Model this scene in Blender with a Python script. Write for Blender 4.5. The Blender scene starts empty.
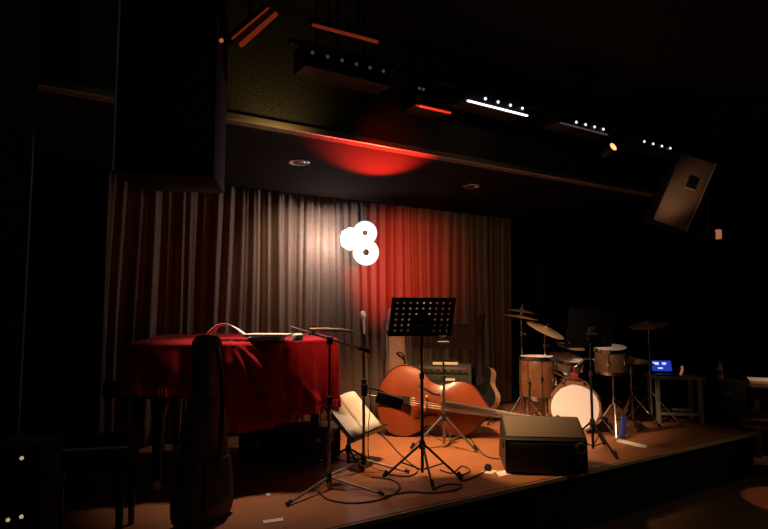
import bpy, bmesh, math, random
from mathutils import Vector, Matrix
random.seed(7)
PI = math.pi
S = bpy.context.scene
COL = S.collection
sin, cos, R = math.sin, math.cos, math.radians

# ------------------------------------------------------------------ camera
EYE = Vector((0, 0, 1.62)); YAW = R(31.5); PITCH = R(4.6); F = 556.0
ST = 0.42                                       # stage top above the floor
cam = bpy.data.cameras.new('camera'); cam.sensor_width = 36; cam.lens = F/768*36
cam.clip_start = 0.05
co = bpy.data.objects.new('camera', cam); COL.objects.link(co)
co.location = EYE; co.rotation_euler = (PI/2+PITCH, 0, -YAW); S.camera = co
FW = Vector((sin(YAW), cos(YAW), 0)); RT = Vector((cos(YAW), -sin(YAW), 0))
def ray(px, py):
    u, v = (px-384)/F, (264.5-py)/F
    f = FW*cos(PITCH)+Vector((0, 0, sin(PITCH)))
    up = Vector((0, 0, cos(PITCH)))-FW*sin(PITCH)
    return f+RT*u+up*v
def on_z(px, py, z=ST):
    d = ray(px, py); return EYE+d*((z-EYE.z)/d.z)
def on_y(px, py, Y):
    d = ray(px, py); return EYE+d*(Y/d.y)
def at_d(px, py, dist):                         # dist = horizontal forward distance
    d = ray(px, py); return EYE+d*(dist/d.dot(FW))
def spot(px, dist, z=ST):                       # a place on the stage, by column and distance
    p = at_d(px, 309, dist); p.z = z; return p
def face_yaw(p):                                # local -Y looks at the camera
    return math.atan2(p.y, p.x)-PI/2

# ------------------------------------------------------------------ materials
M = {}
def mat(name, col, rough=.6, metal=0, emit=None, estr=0, noise=None, bump=0, nscale=40, sheen=0, trans=0, coat=0, spec=.5):
    m = bpy.data.materials.new(name); m.use_nodes = True; M[name] = m
    nt = m.node_tree; b = nt.nodes['Principled BSDF']
    b.inputs['Base Color'].default_value = (*col, 1); b.inputs['Roughness'].default_value = rough
    b.inputs['Metallic'].default_value = metal
    b.inputs['Specular IOR Level'].default_value = spec
    if sheen: b.inputs['Sheen Weight'].default_value = sheen
    if coat: b.inputs['Coat Weight'].default_value = coat; b.inputs['Coat Roughness'].default_value = .15
    if trans: b.inputs['Transmission Weight'].default_value = trans
    if emit:
        b.inputs['Emission Color'].default_value = (*emit, 1); b.inputs['Emission Strength'].default_value = estr
    if noise or bump:
        tc = nt.nodes.new('ShaderNodeTexCoord'); n = nt.nodes.new('ShaderNodeTexNoise')
        n.inputs['Scale'].default_value = nscale; n.inputs['Detail'].default_value = 5
        nt.links.new(tc.outputs['Object'], n.inputs['Vector'])
        if noise:
            r = nt.nodes.new('ShaderNodeValToRGB')
            r.color_ramp.elements[0].position = .35; r.color_ramp.elements[1].position = .68
            r.color_ramp.elements[0].color = (*noise, 1); r.color_ramp.elements[1].color = (*col, 1)
            nt.links.new(n.outputs['Fac'], r.inputs['Fac']); nt.links.new(r.outputs['Color'], b.inputs['Base Color'])
        if bump:
            bp = nt.nodes.new('ShaderNodeBump'); bp.inputs['Strength'].default_value = bump; bp.inputs['Distance'].default_value = .01
            nt.links.new(n.outputs['Fac'], bp.inputs['Height']); nt.links.new(bp.outputs['Normal'], b.inputs['Normal'])
    return m
def planks(name, c1, c2, width, length, rough, mortar=(.01, .008, .006)):
    m = mat(name, c1, rough); nt = m.node_tree; b = nt.nodes['Principled BSDF']
    tc = nt.nodes.new('ShaderNodeTexCoord'); br = nt.nodes.new('ShaderNodeTexBrick')
    br.inputs['Color1'].default_value = (*c1, 1); br.inputs['Color2'].default_value = (*c2, 1)
    br.inputs['Mortar'].default_value = (*mortar, 1); br.inputs['Scale'].default_value = 1
    br.inputs['Mortar Size'].default_value = .0012; br.inputs['Mortar Smooth'].default_value = .1; br.inputs['Brick Width'].default_value = length; br.inputs['Row Height'].default_value = width
    n = nt.nodes.new('ShaderNodeTexNoise'); n.inputs['Scale'].default_value = 9; n.inputs['Detail'].default_value = 6
    mp = nt.nodes.new('ShaderNodeMapping'); mp.inputs['Scale'].default_value = (.5, 6, 1)
    mx = nt.nodes.new('ShaderNodeMix'); mx.data_type = 'RGBA'; mx.blend_type = 'MULTIPLY'; mx.inputs[0].default_value = .6
    nt.links.new(tc.outputs['Object'], br.inputs['Vector']); nt.links.new(tc.outputs['Object'], mp.inputs['Vector'])
    nt.links.new(mp.outputs['Vector'], n.inputs['Vector'])
    nt.links.new(br.outputs['Color'], mx.inputs[6]); nt.links.new(n.outputs['Color'], mx.inputs[7])
    nt.links.new(mx.outputs[2], b.inputs['Base Color'])
    return m
planks('stage_boards', (.50, .19, .07), (.43, .16, .058), .6, 2.4, .5)
planks('floor_boards', (.16, .09, .045), (.12, .066, .034), .11, 1.4, .45)
mat('stage_black', (.008, .0075, .007), .9, spec=.2)
mat('nosing', (.42, .30, .17), .5)
mat('wall_black', (.010, .010, .009), .9)
mat('wall_green', (.020, .030, .018), .9, noise=(.014, .022, .013), nscale=6)
mat('ceiling_black', (.010, .009, .009), .9)
mat('bulkhead_felt', (.16, .13, .065), 1, noise=(.05, .04, .022), nscale=70, bump=.4)
mat('soffit', (.011, .008, .007), .95, spec=.03)
mat('drape_black', (.010, .009, .008), .95, spec=.1)
mat('curtain', (.17, .115, .072), .8, noise=(.145, .095, .06), nscale=25, sheen=.15)
mat('black_metal', (.012, .012, .012), .38, .3)
mat('black_plastic', (.012, .012, .013), .5)
mat('black_gloss', (.008, .008, .008), .12, coat=.6)
mat('rubber', (.01, .01, .01), .8)
mat('chrome', (.72, .70, .68), .2, 1)
mat('steel_dull', (.34, .32, .30), .38, 1)
mat('brass', (.78, .50, .20), .28, 1)
mat('bronze', (.80, .55, .27), .48, .55)
mat('red_velvet', (.42, .008, .010), .75, noise=(.33, .006, .008), nscale=14, sheen=.04, bump=.15, spec=.15)
mat('red_fringe', (.50, .02, .018), .9)
mat('paper', (.84, .74, .60), .8)
mat('paper_pink', (.72, .48, .38), .8)
mat('bass_wood', (.27, .055, .014), .38, noise=(.18, .034, .009), nscale=4, coat=.25)
mat('bass_rib', (.40, .12, .035), .55, noise=(.30, .085, .022), nscale=9)
mat('ebony', (.014, .010, .009), .6, spec=.25)
mat('fingerboard', (.22, .19, .17), .35)
mat('maple', (.55, .33, .15), .35)
mat('champagne', (.70, .45, .26), .4, .4)
mat('trim_grey', (.85, .85, .80), .7)
mat('string', (.65, .6, .55), .3, 1)
mat('drum_wood', (.18, .068, .026), .25, noise=(.10, .04, .016), nscale=8, coat=.3)
mat('drum_dark', (.16, .085, .045), .35, noise=(.10, .055, .03), nscale=8, coat=.3)
mat('drum_head', (.80, .74, .66), .6)
mat('hoop_wood', (.20, .09, .04), .35)
mat('bag_black', (.022, .020, .019), .75, noise=(.014, .013, .012), nscale=60, bump=.2)
mat('bag_brown', (.13, .09, .06), .7, noise=(.09, .065, .045), nscale=60, bump=.2)
mat('bag_pale', (.26, .14, .10), .85, noise=(.21, .115, .085), nscale=30)
mat('tolex', (.055, .052, .040), .8, noise=(.03, .03, .024), nscale=120, bump=.3)
mat('wedge_lit_top', (.17, .125, .075), .75, noise=(.12, .09, .055), nscale=120)
mat('grille', (.012, .012, .012), .7, noise=(.004, .004, .004), nscale=300)
mat('badge', (.36, .28, .17), .4, .4)
mat('speaker_box', (.30, .20, .13), .7)
mat('wood_tan', (.62, .40, .20), .5)
mat('wood_dark', (.07, .04, .025), .4)
mat('wood_mid', (.30, .15, .08), .4)
mat('table_pale', (.30, .30, .20), .5)
mat('white_plastic', (.80, .76, .70), .5)
mat('cable', (.012, .011, .011), .6)
mat('cloth_blue', (.04, .07, .35), .8)
mat('bottle_plastic', (.70, .62, .58), .25)
mat('mount_red', (.20, .015, .012), .5)
mat('red_plastic', (.5, .03, .03), .4)
mat('led_white', (.8, .8, .8), .4, emit=(1, .82, .86), estr=2.2)
mat('led_pale', (.8, .8, .8), .4, emit=(.9, .85, 1), estr=1.5)
mat('led_dim', (.5, .5, .5), .4, emit=(.75, .72, .68), estr=.05)
mat('led_red', (.5, .05, .03), .4, emit=(1, .06, .025), estr=.65)
mat('led_red_dim', (.5, .05, .03), .4, emit=(1, .10, .03), estr=.13)
mat('lamp_amber', (.8, .5, .3), .4, emit=(1, .42, .16), estr=2.0)
mat('glint_amber', (.6, .5, .3), .4, emit=(1, .72, .35), estr=.45)
mat('lamp_dim', (.8, .5, .3), .4, emit=(1, .36, .15), estr=.3)
mat('screen_blue', (.02, .02, .05), .3, emit=(.04, .10, 1), estr=.4)
mat('screen_white', (.3, .3, .4), .3, emit=(.6, .75, 1), estr=1.0)
mat('neon', (.9, 1, 1), .4, emit=(.78, 1, .97), estr=1.25)

# translucent sheet music paper (light shines through it)
pt = bpy.data.materials.new('paper_thin'); pt.use_nodes = True; M['paper_thin'] = pt
_n = pt.node_tree; _n.nodes.clear()
_o = _n.nodes.new('ShaderNodeOutputMaterial'); _a = _n.nodes.new('ShaderNodeBsdfDiffuse'); _t = _n.nodes.new('ShaderNodeBsdfTranslucent'); _x = _n.nodes.new('ShaderNodeMixShader')
_a.inputs[0].default_value = (.85, .8, .75, 1); _t.inputs[0].default_value = (.9, .85, .8, 1); _x.inputs[0].default_value = .5
_n.links.new(_a.outputs[0], _x.inputs[1]); _n.links.new(_t.outputs[0], _x.inputs[2]); _n.links.new(_x.outputs[0], _o.inputs[0])

# ------------------------------------------------------------------ mesh helper
def frame(d):
    d = d.normalized(); a = Vector((0, 0, 1)) if abs(d.z) < .9 else Vector((1, 0, 0))
    u = d.cross(a).normalized(); return u, d.cross(u).normalized()
class MB:
    def __init__(s): s.bm = bmesh.new()
    def box(s, c, size, rot=None, bev=0):
        b = bmesh.new(); bmesh.ops.create_cube(b, size=1)
        bmesh.ops.scale(b, vec=size, verts=b.verts)
        if bev: bmesh.ops.bevel(b, geom=b.edges[:], offset=bev, segments=2, affect='EDGES', profile=.6)
        if rot is not None: bmesh.ops.rotate(b, cent=(0, 0, 0), matrix=rot, verts=b.verts)
        bmesh.ops.translate(b, vec=c, verts=b.verts); s.merge(b); return s
    def merge(s, b):
        me = bpy.data.meshes.new('tmp'); b.to_mesh(me); b.free(); s.bm.from_mesh(me); bpy.data.meshes.remove(me)
    def tube(s, pts, r, n=10, closed=False, cap=True):
        pts = [Vector(p) for p in pts]; k = len(pts)
        rs = r if isinstance(r, (list, tuple)) else [r]*k
        rings = []; u = None
        for i, p in enumerate(pts):
            a = pts[i-1] if (i > 0 or closed) else p; c = pts[(i+1) % k] if (i < k-1 or closed) else p
            d = (c-a).normalized() if (c-a).length > 1e-9 else Vector((0, 0, 1))
            if u is None: u, v = frame(d)
            else:
                u = (u-d*u.dot(d)); u = u.normalized() if u.length > 1e-6 else frame(d)[0]; v = d.cross(u)
            rings.append([s.bm.verts.new(p+(u*cos(2*PI*j/n)+v*sin(2*PI*j/n))*rs[i]) for j in range(n)])
        for i in range(k if closed else k-1):
            A, B = rings[i], rings[(i+1) % k]
            for j in range(n): s.bm.faces.new((A[j], A[(j+1) % n], B[(j+1) % n], B[j]))
        if cap and not closed:
            s.bm.faces.new(rings[0][::-1]); s.bm.faces.new(rings[-1])
        return s
    def lathe(s, prof, n=32, M4=None, cap=True):
        """prof: list of (r, z); axis = local z, then matrix"""
        M4 = M4 or Matrix(); rings = []
        for r, z in prof:
            rings.append([s.bm.verts.new(M4 @ Vector((max(r, 1e-4)*cos(2*PI*j/n), max(r, 1e-4)*sin(2*PI*j/n), z))) for j in range(n)])
        for A, B in zip(rings, rings[1:]):
            for j in range(n): s.bm.faces.new((A[j], A[(j+1) % n], B[(j+1) % n], B[j]))
        if cap: s.bm.faces.new(rings[0][::-1]); s.bm.faces.new(rings[-1])
        return s
    def prism(s, pts, vec):
        vec = Vector(vec); A = [s.bm.verts.new(p) for p in pts]; B = [s.bm.verts.new(Vector(p)+vec) for p in pts]; n = len(pts)
        s.bm.faces.new(A[::-1]); s.bm.faces.new(B)
        for j in range(n): s.bm.faces.new((A[j], A[(j+1) % n], B[(j+1) % n], B[j]))
        return s
    def loft(s, rings, closed=True, cap=True):
        V = [[s.bm.verts.new(p) for p in r] for r in rings]; n = len(V[0])
        for A, B in zip(V, V[1:]):
            for j in range(n if closed else n-1): s.bm.faces.new((A[j], A[(j+1) % n], B[(j+1) % n], B[j]))
        if cap and closed: s.bm.faces.new(V[0][::-1]); s.bm.faces.new(V[-1])
        return s
    def grid(s, f, nu, nv):
        V = [[s.bm.verts.new(f(i/nu, j/nv)) for j in range(nv+1)] for i in range(nu+1)]
        for i in range(nu):
            for j in range(nv): s.bm.faces.new((V[i][j], V[i+1][j], V[i+1][j+1], V[i][j+1]))
        return s
    def perforated(s, w, h, nx, ny, r, solid=lambda i, j: False, margin=.02):
        """panel in local xz, centred, with holes"""
        cw, ch = (w-2*margin)/nx, (h-2*margin)/ny
        def q(x0, x1, z0, z1): s.bm.faces.new([s.bm.verts.new((a, 0, b)) for a, b in ((x0, z0), (x1, z0), (x1, z1), (x0, z1))])
        q(-w/2, w/2, -h/2, -h/2+margin); q(-w/2, w/2, h/2-margin, h/2)
        q(-w/2, -w/2+margin, -h/2+margin, h/2-margin); q(w/2-margin, w/2, -h/2+margin, h/2-margin)
        for i in range(nx):
            for j in range(ny):
                cx = -w/2+margin+(i+.5)*cw; cz = -h/2+margin+(j+.5)*ch
                if solid(i, j): q(cx-cw/2, cx+cw/2, cz-ch/2, cz+ch/2); continue
                O, I = [], []
                for k in range(8):
                    a = PI/4*k; ox, oz = cos(a), sin(a); m = max(abs(ox), abs(oz)); ox, oz = ox/m, oz/m
                    O.append(s.bm.verts.new((cx+ox*cw/2, 0, cz+oz*ch/2))); I.append(s.bm.verts.new((cx+cos(a)*r, 0, cz+sin(a)*r)))
                for k in range(8): s.bm.faces.new((O[k], O[(k+1) % 8], I[(k+1) % 8], I[k]))
        bmesh.ops.remove_doubles(s.bm, verts=s.bm.verts, dist=1e-5)
        return s
    def xf(s, m): bmesh.ops.transform(s.bm, matrix=m, verts=s.bm.verts); return s
    def build(s, name, m, parent=None, smooth=True, solid=0, label=None):
        bmesh.ops.recalc_face_normals(s.bm, faces=s.bm.faces)
        me = bpy.data.meshes.new(name); s.bm.to_mesh(me); s.bm.free()
        for mm in (m if isinstance(m, list) else [m]): me.materials.append(M[mm])
        if smooth:
            for p in me.polygons: p.use_smooth = True
            me.set_sharp_from_angle(angle=R(38))
        o = bpy.data.objects.new(name, me); COL.objects.link(o)
        if parent is not None: o.parent = parent
        if solid:
            md = o.modifiers.new('thickness', 'SOLIDIFY'); md.thickness = solid; md.offset = 0
        if label: o['label'] = label
        return o
def tag(o, label, cat, group=None, loc=None, rz=None):
    o['label'] = label; o['category'] = cat
    if group: o['group'] = group
    if loc is not None: o.location = loc
    if rz is not None: o.rotation_euler = (0, 0, rz)
    return o
def thing(name, label, cat, loc, rz=0, group=None):
    o = bpy.data.objects.new(name, None); COL.objects.link(o); o.empty_display_size = .1
    return tag(o, label, cat, group, loc, rz)
def struct(o): o['kind'] = 'structure'; return o
def rotm(ax, deg): return Matrix.Rotation(R(deg), 3, ax)
def m4(loc=(0, 0, 0), rx=0, ry=0, rz=0):
    return Matrix.Translation(loc) @ Matrix.Rotation(R(rz), 4, 'Z') @ Matrix.Rotation(R(ry), 4, 'Y') @ Matrix.Rotation(R(rx), 4, 'X')
def bez(pts, n=8):
    """Catmull-Rom through points"""
    P = [Vector(p) for p in pts]; P = [P[0]*2-P[1]]+P+[P[-1]*2-P[-2]]; out = []
    for i in range(1, len(P)-2):
        for k in range(n):
            t = k/n; a, b, c, d = P[i-1:i+3]
            out.append(.5*((2*b)+(c-a)*t+(2*a-5*b+4*c-d)*t*t+(3*b-a-3*c+d)*t**3))
    return out+[P[-2]]

# ------------------------------------------------------------------ the room
YF, YB, YC, YK = 2.83, 5.75, 5.35, 3.40          # stage front, back wall, curtain, bulkhead
XR = on_z(757, 432).x                            # stage right end
XW, XL, YN, ZC = 11.2, -3.0, -3.5, 3.62
ZS = 2.81                       # bulkhead lower edge
struct(MB().box(((XW+XL)/2, (YB+YN)/2, -.05), (XW-XL, YB-YN, .1)).build('floor', 'floor_boards', smooth=False))
struct(MB().box(((XW+XL)/2, (YB+YN)/2, ZC+.05), (XW-XL, YB-YN, .1)).build('ceiling', 'ceiling_black', smooth=False))
struct(MB().box(((XW+XL)/2, YB+.05, ZC/2), (XW-XL+.2, .1, ZC)).build('wall_back', 'wall_black', smooth=False))
struct(MB().box((XL-.05, (YB+YN)/2, ZC/2), (.1, YB-YN, ZC)).build('wall_left', 'wall_black', smooth=False))
struct(MB().box((XW+.05, (YB+YN)/2, ZC/2), (.1, YB-YN, ZC)).build('wall_right', 'wall_green', smooth=False))
struct(MB().box(((XW+XL)/2, YN-.05, ZC/2), (XW-XL+.2, .1, ZC)).build('wall_front', 'wall_black', smooth=False))
pw = .9; xe = at_d(24, 309, 1.96)
struct(MB().box((xe.x-pw/2, xe.y+.15, ZC/2), (pw, .3, ZC)).build('wall_pillar', 'wall_green', smooth=False))
# stage
sx0 = XL
struct(MB().box(((XR+sx0)/2, (YF+YB)/2+.02, ST/2-.01), (XR-sx0-.04, YB-YF-.04, ST-.02)).build('stage_riser', 'stage_black', smooth=False))
struct(MB().box(((XR+sx0)/2, (YF+YB)/2+.015, ST-.01), (XR-sx0-.03, YB-YF-.03, .02)).build('stage_deck', 'stage_boards', smooth=False))
struct(MB().box(((XR+sx0)/2, YF+.008, ST-.014), (XR-sx0, .016, .03), bev=.004).build('trim_1', 'nosing'))
struct(MB().box((XR-.008, (YF+YB)/2+.01, ST-.014), (.016, YB-YF-.02, .03), bev=.004).build('trim_2', 'nosing'))
# bulkhead + soffit over the stage
bx1 = on_y(664, 196, YK).x
struct(MB().box(((bx1+XL)/2, YK+.05, (ZS+ZC)/2), (bx1-XL, .1, ZC-ZS)).build('wall_bulkhead', 'bulkhead_felt', smooth=False))
struct(MB().box(((bx1+XL)/2, (YK+YB)/2+.05, ZS+.06), (bx1-XL, YB-YK-.1, .1)).build('ceiling_soffit', 'soffit', smooth=False))
struct(MB().box(((bx1+XL)/2, YK-.012, ZS+.012), (bx1-XL, .024, .04), bev=.004).build('trim_3', 'nosing'))
# black flat to the right of the curtain (jutting return)
xc1 = on_y(511, 300, YC).x
xq = on_y(524, 300, YC-.1).x
# curtain
def foldy(x):
    ph = x*PI/.112+1.0*sin(x*2.3)+.7*sin(x*5.1)
    a = .052*(.65+.35*sin(x*3.1+1)*sin(x*7.7))
    return a*(1-2*abs(sin(ph))**.75)*.75+.016*sin(x*2*PI/.31+1.3)+.007*sin(x*2*PI/.06+2*sin(x*3.7))
cx0 = -.75; ch = ZS+.02-ST
def cpt(u, v):
    x = cx0+(xc1-cx0)*u; k = .55+.45*(1-v); z = ST+.015+(ch-.03)*v
    return Vector((x+.012*sin(v*3+x*7), YC+foldy(x+.015*sin(v*2.2+x*1.7))*k, z))
cur = MB().grid(cpt, 1300, 12).build('stage_curtain', 'curtain', solid=.004)
tag(cur, 'tall pleated brown curtain hanging across the back of the stage', 'curtain')

xl0, xl1 = on_y(20, 300, 5.12).x, on_y(104, 300, 5.12).x
def lpt(u, v):
    x = xl0+(xl1-xl0)*u; return Vector((x, 5.12+.035*sin(x*2*PI/.16+sin(x*3))*(1-.4*v), ST+.012+(ZS-.02-ST)*v))
tag(MB().grid(lpt, 140, 8).build('dark_drape', 'drape_black', solid=.004), 'black drape added at the far left to keep that end of the brown curtain dark', 'curtain')  # black sheet added where the curtain's left end falls out of the light
# ------------------------------------------------------------------ music stands and mic stands
def tripod(t, hub_h, foot_r, angs, m='black_metal', r=.009, pole_top=.6, brace=True, hub=True):
    for a in angs:
        d = Vector((cos(R(a)), sin(R(a)), 0))
        lg = MB().tube([d*.02+Vector((0, 0, hub_h)), d*foot_r*.96+Vector((0, 0, .014))], r, 8).build('leg', m, t)
        MB().tube([d*foot_r*.90+Vector((0, 0, .014+.06*hub_h/foot_r*.9)), d*foot_r+Vector((0, 0, .013))], r*1.4, 8).build('rubber_foot', 'rubber', lg)
        if brace:
            MB().tube([d*.012+Vector((0, 0, hub_h*.22)), d*foot_r*.52+Vector((0, 0, hub_h*.47))], r*.6, 6).build('brace', m, t)
    MB().lathe([(.012, hub_h-.03), (.022, hub_h-.028), (.024, hub_h+.01), (.017, hub_h+.035), (.012, hub_h+.036)], 16).build('hub', 'black_plastic', t)
    MB().tube([(0, 0, hub_h*.12), (0, 0, pole_top)], .0115, 12).build('pole', m, t)
def music_stand(label, loc, rz, z_desk, w=.5, h=.33, tilt=20, hub=.2, foot=.29, angs=(200, -20, 90), leg_m='black_metal', holes=(9, 6), group=None):
    t = thing('music_stand', label, 'music stand', loc, rz, group)
    tripod(t, hub, foot, angs, leg_m, pole_top=z_desk*.62)
    MB().tube([(0, 0, z_desk*.55), (0, 0, z_desk-.03)], .0085, 12).build('inner_pole', 'black_metal', t)
    MB().lathe([(.010, z_desk*.60), (.019, z_desk*.605), (.019, z_desk*.64), (.010, z_desk*.645)], 14).build('collar', 'black_plastic', t)
    Td = m4((0, -.02, z_desk), rx=tilt)
    nx, ny = holes
    MB().perforated(w, h, nx, ny, .0095, lambda i, j: (j < 3 and abs(i-(nx-1)/2) <= 1) or (j == 3 and abs(i-(nx-1)/2) < 1)).xf(Td).build('desk', 'black_metal', t, smooth=False, solid=.003)
    MB().box((0, .025, -h/2-.001), (w, .055, .004)).box((0, .052, -h/2+.008), (w, .004, .02)).xf(Td).build('tray', 'black_metal', t, smooth=False)
    MB().box((0, -.012, -.05), (.06, .02, .12), bev=.004).tube([(-.05, -.022, -.05), (.05, -.022, -.05)], .012, 10).xf(Td).build('tilt_bracket', 'black_plastic', t)
    return t, Td
camyaw = -YAW
pA = spot(421.5, 4.12)
sA, TA = music_stand('black perforated music stand nearest the front, sheet music showing through its holes', pA, camyaw+R(14), 1.145, w=.49, h=.30, tilt=22, hub=.22, foot=.29, angs=(178, -34, -94), leg_m='black_metal')
# sheet music resting on the desk (far side)
o = MB().grid(lambda u, v: Vector((-.225+.30*u, .012+.012*sin(PI*u), -.135+.265*v)), 10, 4).xf(TA).build('sheet_music', 'paper_thin', solid=.001)
o.matrix_world = Matrix.Translation(pA) @ Matrix.Rotation(camyaw+R(14), 4, 'Z')
tag(o, 'loose music sheets on the far side of the front perforated stand', 'sheet music')
pB = spot(443, 4.95)
sB, TB = music_stand('black perforated music stand behind the front one, in front of the double bass', pB, camyaw+R(-8), .965, w=.52, h=.24, tilt=24, hub=.26, foot=.31, angs=(205, -25, 80), leg_m='steel_dull')
pC = spot(589, 4.80)
sC, TC = music_stand('black music stand in front of the drum kit beside the wedge monitor', pC, camyaw+R(20), 1.04, w=.5, h=.34, tilt=15, hub=.24, foot=.28, angs=(150, 30, -90))

def mic_stand(label, loc, rz, h, hub, foot, angs, leg_m='black_metal'):
    t = thing('microphone_stand', label, 'microphone stand', loc, rz)
    tripod(t, hub, foot, angs, leg_m, pole_top=h*.6, brace=False)
    MB().tube([(0, 0, h*.55), (0, 0, h)], .008, 10).build('inner_pole', 'black_metal', t)
    MB().lathe([(.012, h*.58), (.02, h*.585), (.02, h*.64), (.012, h*.645)], 14).build('clutch', 'black_plastic', t)
    return t
def microphone(mb_parent, p, d, s=1.0, head='steel_dull', body='black_metal'):
    d = Vector(d).normalized(); q = d.to_track_quat('Z', 'Y').to_matrix().to_4x4(); T = Matrix.Translation(p) @ q
    a = MB().lathe([(.009*s, -.02*s), (.011*s, 0), (.014*s, .11*s), (.020*s, .12*s)], 16, T).build('microphone_body', body, mb_parent)
    MB().lathe([(.020*s, .12*s), (.026*s, .135*s), (.027*s, .155*s), (.020*s, .178*s), (.006*s, .186*s)], 16, T).build('microphone_head', head, a)
# boom mic stand by the piano
p1 = spot(330, 3.83)
t1 = mic_stand('black boom microphone stand in front of the red covered piano', p1, camyaw, .955, .075, .40, (-124, -22, 98), 'steel_dull')
kx = 3.83/F
BA, BB = Vector((29*kx, .0, .935)), Vector((-40*kx, .02, 1.08))
MB().tube([BA, BB], .007, 10).build('boom_arm', 'steel_dull', t1)
MB().box((0, .0, .985), (.04, .03, .055), bev=.006).tube([(0, -.03, .985), (0, .03, .985)], .014, 10).build('boom_clamp', 'black_plastic', t1)
MB().tube([BA+(BA-BB)*.0, BA+(BA-BB)*.16], .015, 10).build('counterweight', 'black_plastic', t1)
for q_ in (-.14, -.115): MB().tube([(q_, .02, 1.02), (q_, .02, 1.095)], .007, 8).build('clip', 'steel_dull', t1)
sm_ = MB().tube([(-20*kx, .01, 1.062), (-8*kx, .01, 1.062)], .011, 12).tube([(-8*kx, .01, 1.062), (10*kx, .01, 1.056), (23*kx, .01, 1.046)], [.013, .013, .0115], 12).build('slim_microphone', 'champagne', t1, label='slim tan coloured microphone held by the boom clip')
# straight mic stand
p2 = spot(364, 4.22)
t2 = mic_stand('straight microphone stand with upright pale microphone right of the red covered piano', p2, camyaw, 1.06, .085, .34, (-8, 215, 110), 'steel_dull')
microphone(t2, (0, 0, 1.03), (-.06, 0, 1), .85, 'white_plastic', 'white_plastic')
kx = 4.22/F
MB().box((.005, -.01, .60), (.05, .05, .09), bev=.008).build('bracket', 'black_plastic', t2)
MB().tube([(0, -.02, .62), (16*kx, -.04, .60), (40*kx, -.05, .50)], .007, 8).build('boom_arm', 'black_metal', t2)
MB().box((25*kx, -.05, .53), (.20, .05, .085), rotm('Y', 16), bev=.012).build('instrument_clip', 'bag_black', t2)
MB().tube(bez([(0, .02, 1.03), (.03, .03, .85), (.04, .02, .62), (.05, .02, .5), (.035, .03, .3), (.05, .02, .05), (.2, -.05, .008)]), .0035, 6).build('microphone_cable', 'cable', t2)

# low stand with open sheet music
bl, brr = at_d(352, 438, 4.16), None
dv = ray(664, 309); dv.z = 0; dv.normalize()                       # lower edge direction
nrm = Vector((dv.y, -dv.x, 0)); 
if nrm.dot(RT) < 0: nrm = -nrm
tl = R(47); upv = (-nrm*sin(tl)+Vector((0, 0, cos(tl)))).normalized(); fn = dv.cross(upv)
if fn.z < 0: fn = -fn
ctr = bl+dv*.20+upv*.16
base = Vector((ctr.x-nrm.x*.03, ctr.y-nrm.y*.03, ST))
ls = thing('low_music_stand', 'low black stand holding open cream sheet music right of the piano', 'music stand', base)
def loc_(p): return p-base
def desk_pt(a, b, c=0): return loc_(bl+dv*a+upv*b+fn*c)
MB().prism([desk_pt(a, b, -.006) for a, b in ((-.03, -.02), (.50, -.02), (.50, .30), (-.03, .30))], fn*-.006).build('desk', 'black_metal', ls, smooth=False)
MB().prism([desk_pt(a, -.02, c) for a, c in ((-.05, -.012), (.48, -.012), (.48, .05), (-.05, .05))], upv*-.012).build('tray', 'black_metal', ls, smooth=False)
hz = loc_(ctr).z
tripod(ls, .12, .24, (30, 150, 270), pole_top=hz*.75)
MB().tube([(0, 0, hz*.7), loc_(ctr)-fn*.015], .009, 10).build('inner_pole', 'black_metal', ls)
shm = MB()
def pg(u, v, s0, s1, bulge): 
    a = s0+(s1-s0)*u; return bl+dv*a+upv*(v*.36-.004)+fn*(.004+bulge*sin(PI*min(1, u*1.0))+.012*v*v)
shm.grid(lambda u, v: pg(u, v, 0, .195, .016), 8, 5); shm.grid(lambda u, v: pg(u, v, .205, .48, .02), 8, 5)
o = shm.build('open_score', 'paper', solid=.003)
tag(o, 'bright cream open music score tilted on the low stand beside the piano', 'sheet music')

# ------------------------------------------------------------------ covered grand piano
PL, PW, PH = 1.36, 1.30, .98                       # length (to tail), width, top height
pk = at_d(134, 309, 3.62); pk.z = ST
pyaw = camyaw+R(14)
pn = thing('grand_piano', 'black grand piano under the red velvet cover', 'piano', pk, pyaw)
def piano_outline(off=0):
    pts = [(0-off, 0-off), (.30, 0-off), (.62, -off), (.86, .05-off), (1.06, .20-off*.9), (1.22, .30-off*.8), (1.38+off*.5, .40-off*.6), (PL+off*.8, .58-off*.2), (PL+off, .86), (PL+off*.7, 1.12+off*.5), (1.32, PW-.03+off), (1.10, PW+off), (.6, PW+off), (.3, PW+off), (0-off, PW+off)]
    front = bez([(*p, 0) for p in pts[1:-2]], 16)
    def seg(a, b, n): return [Vector((a[0]+(b[0]-a[0])*k/n, a[1]+(b[1]-a[1])*k/n, 0)) for k in range(n)]
    return seg(pts[0], pts[1], 8)+front[:-1]+seg(pts[-2], pts[-1], 8)+seg(pts[-1], pts[0], 26)
ol = piano_outline(0)
MB().prism([p+Vector((0, 0, .62)) for p in ol], (0, 0, .30)).build('rim', 'black_gloss', pn)
MB().prism([p+Vector((0, 0, .93)) for p in piano_outline(.01)], (0, 0, .025)).build('lid', 'black_gloss', pn)
MB().box((-.06, PW/2, .66), (.22, PW, .05), bev=.01).box((-.10, .05, .71), (.14, .10, .06), bev=.01).box((-.10, PW-.05, .71), (.14, .10, .06), bev=.01).build('keybed', 'black_gloss', pn)
kb = MB()
for k in range(36): kb.box((-.09, .115+k*.0297, .695), (.14, .0285, .02))
kb.build('white_keys', 'white_plastic', pn, smooth=False)
kb = MB()
for k in range(35):
    if k % 7 not in (2, 6): kb.box((-.06, .13+k*.0297, .71), (.09, .013, .02))
kb.build('black_keys', 'black_gloss', pn, smooth=False)
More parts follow.
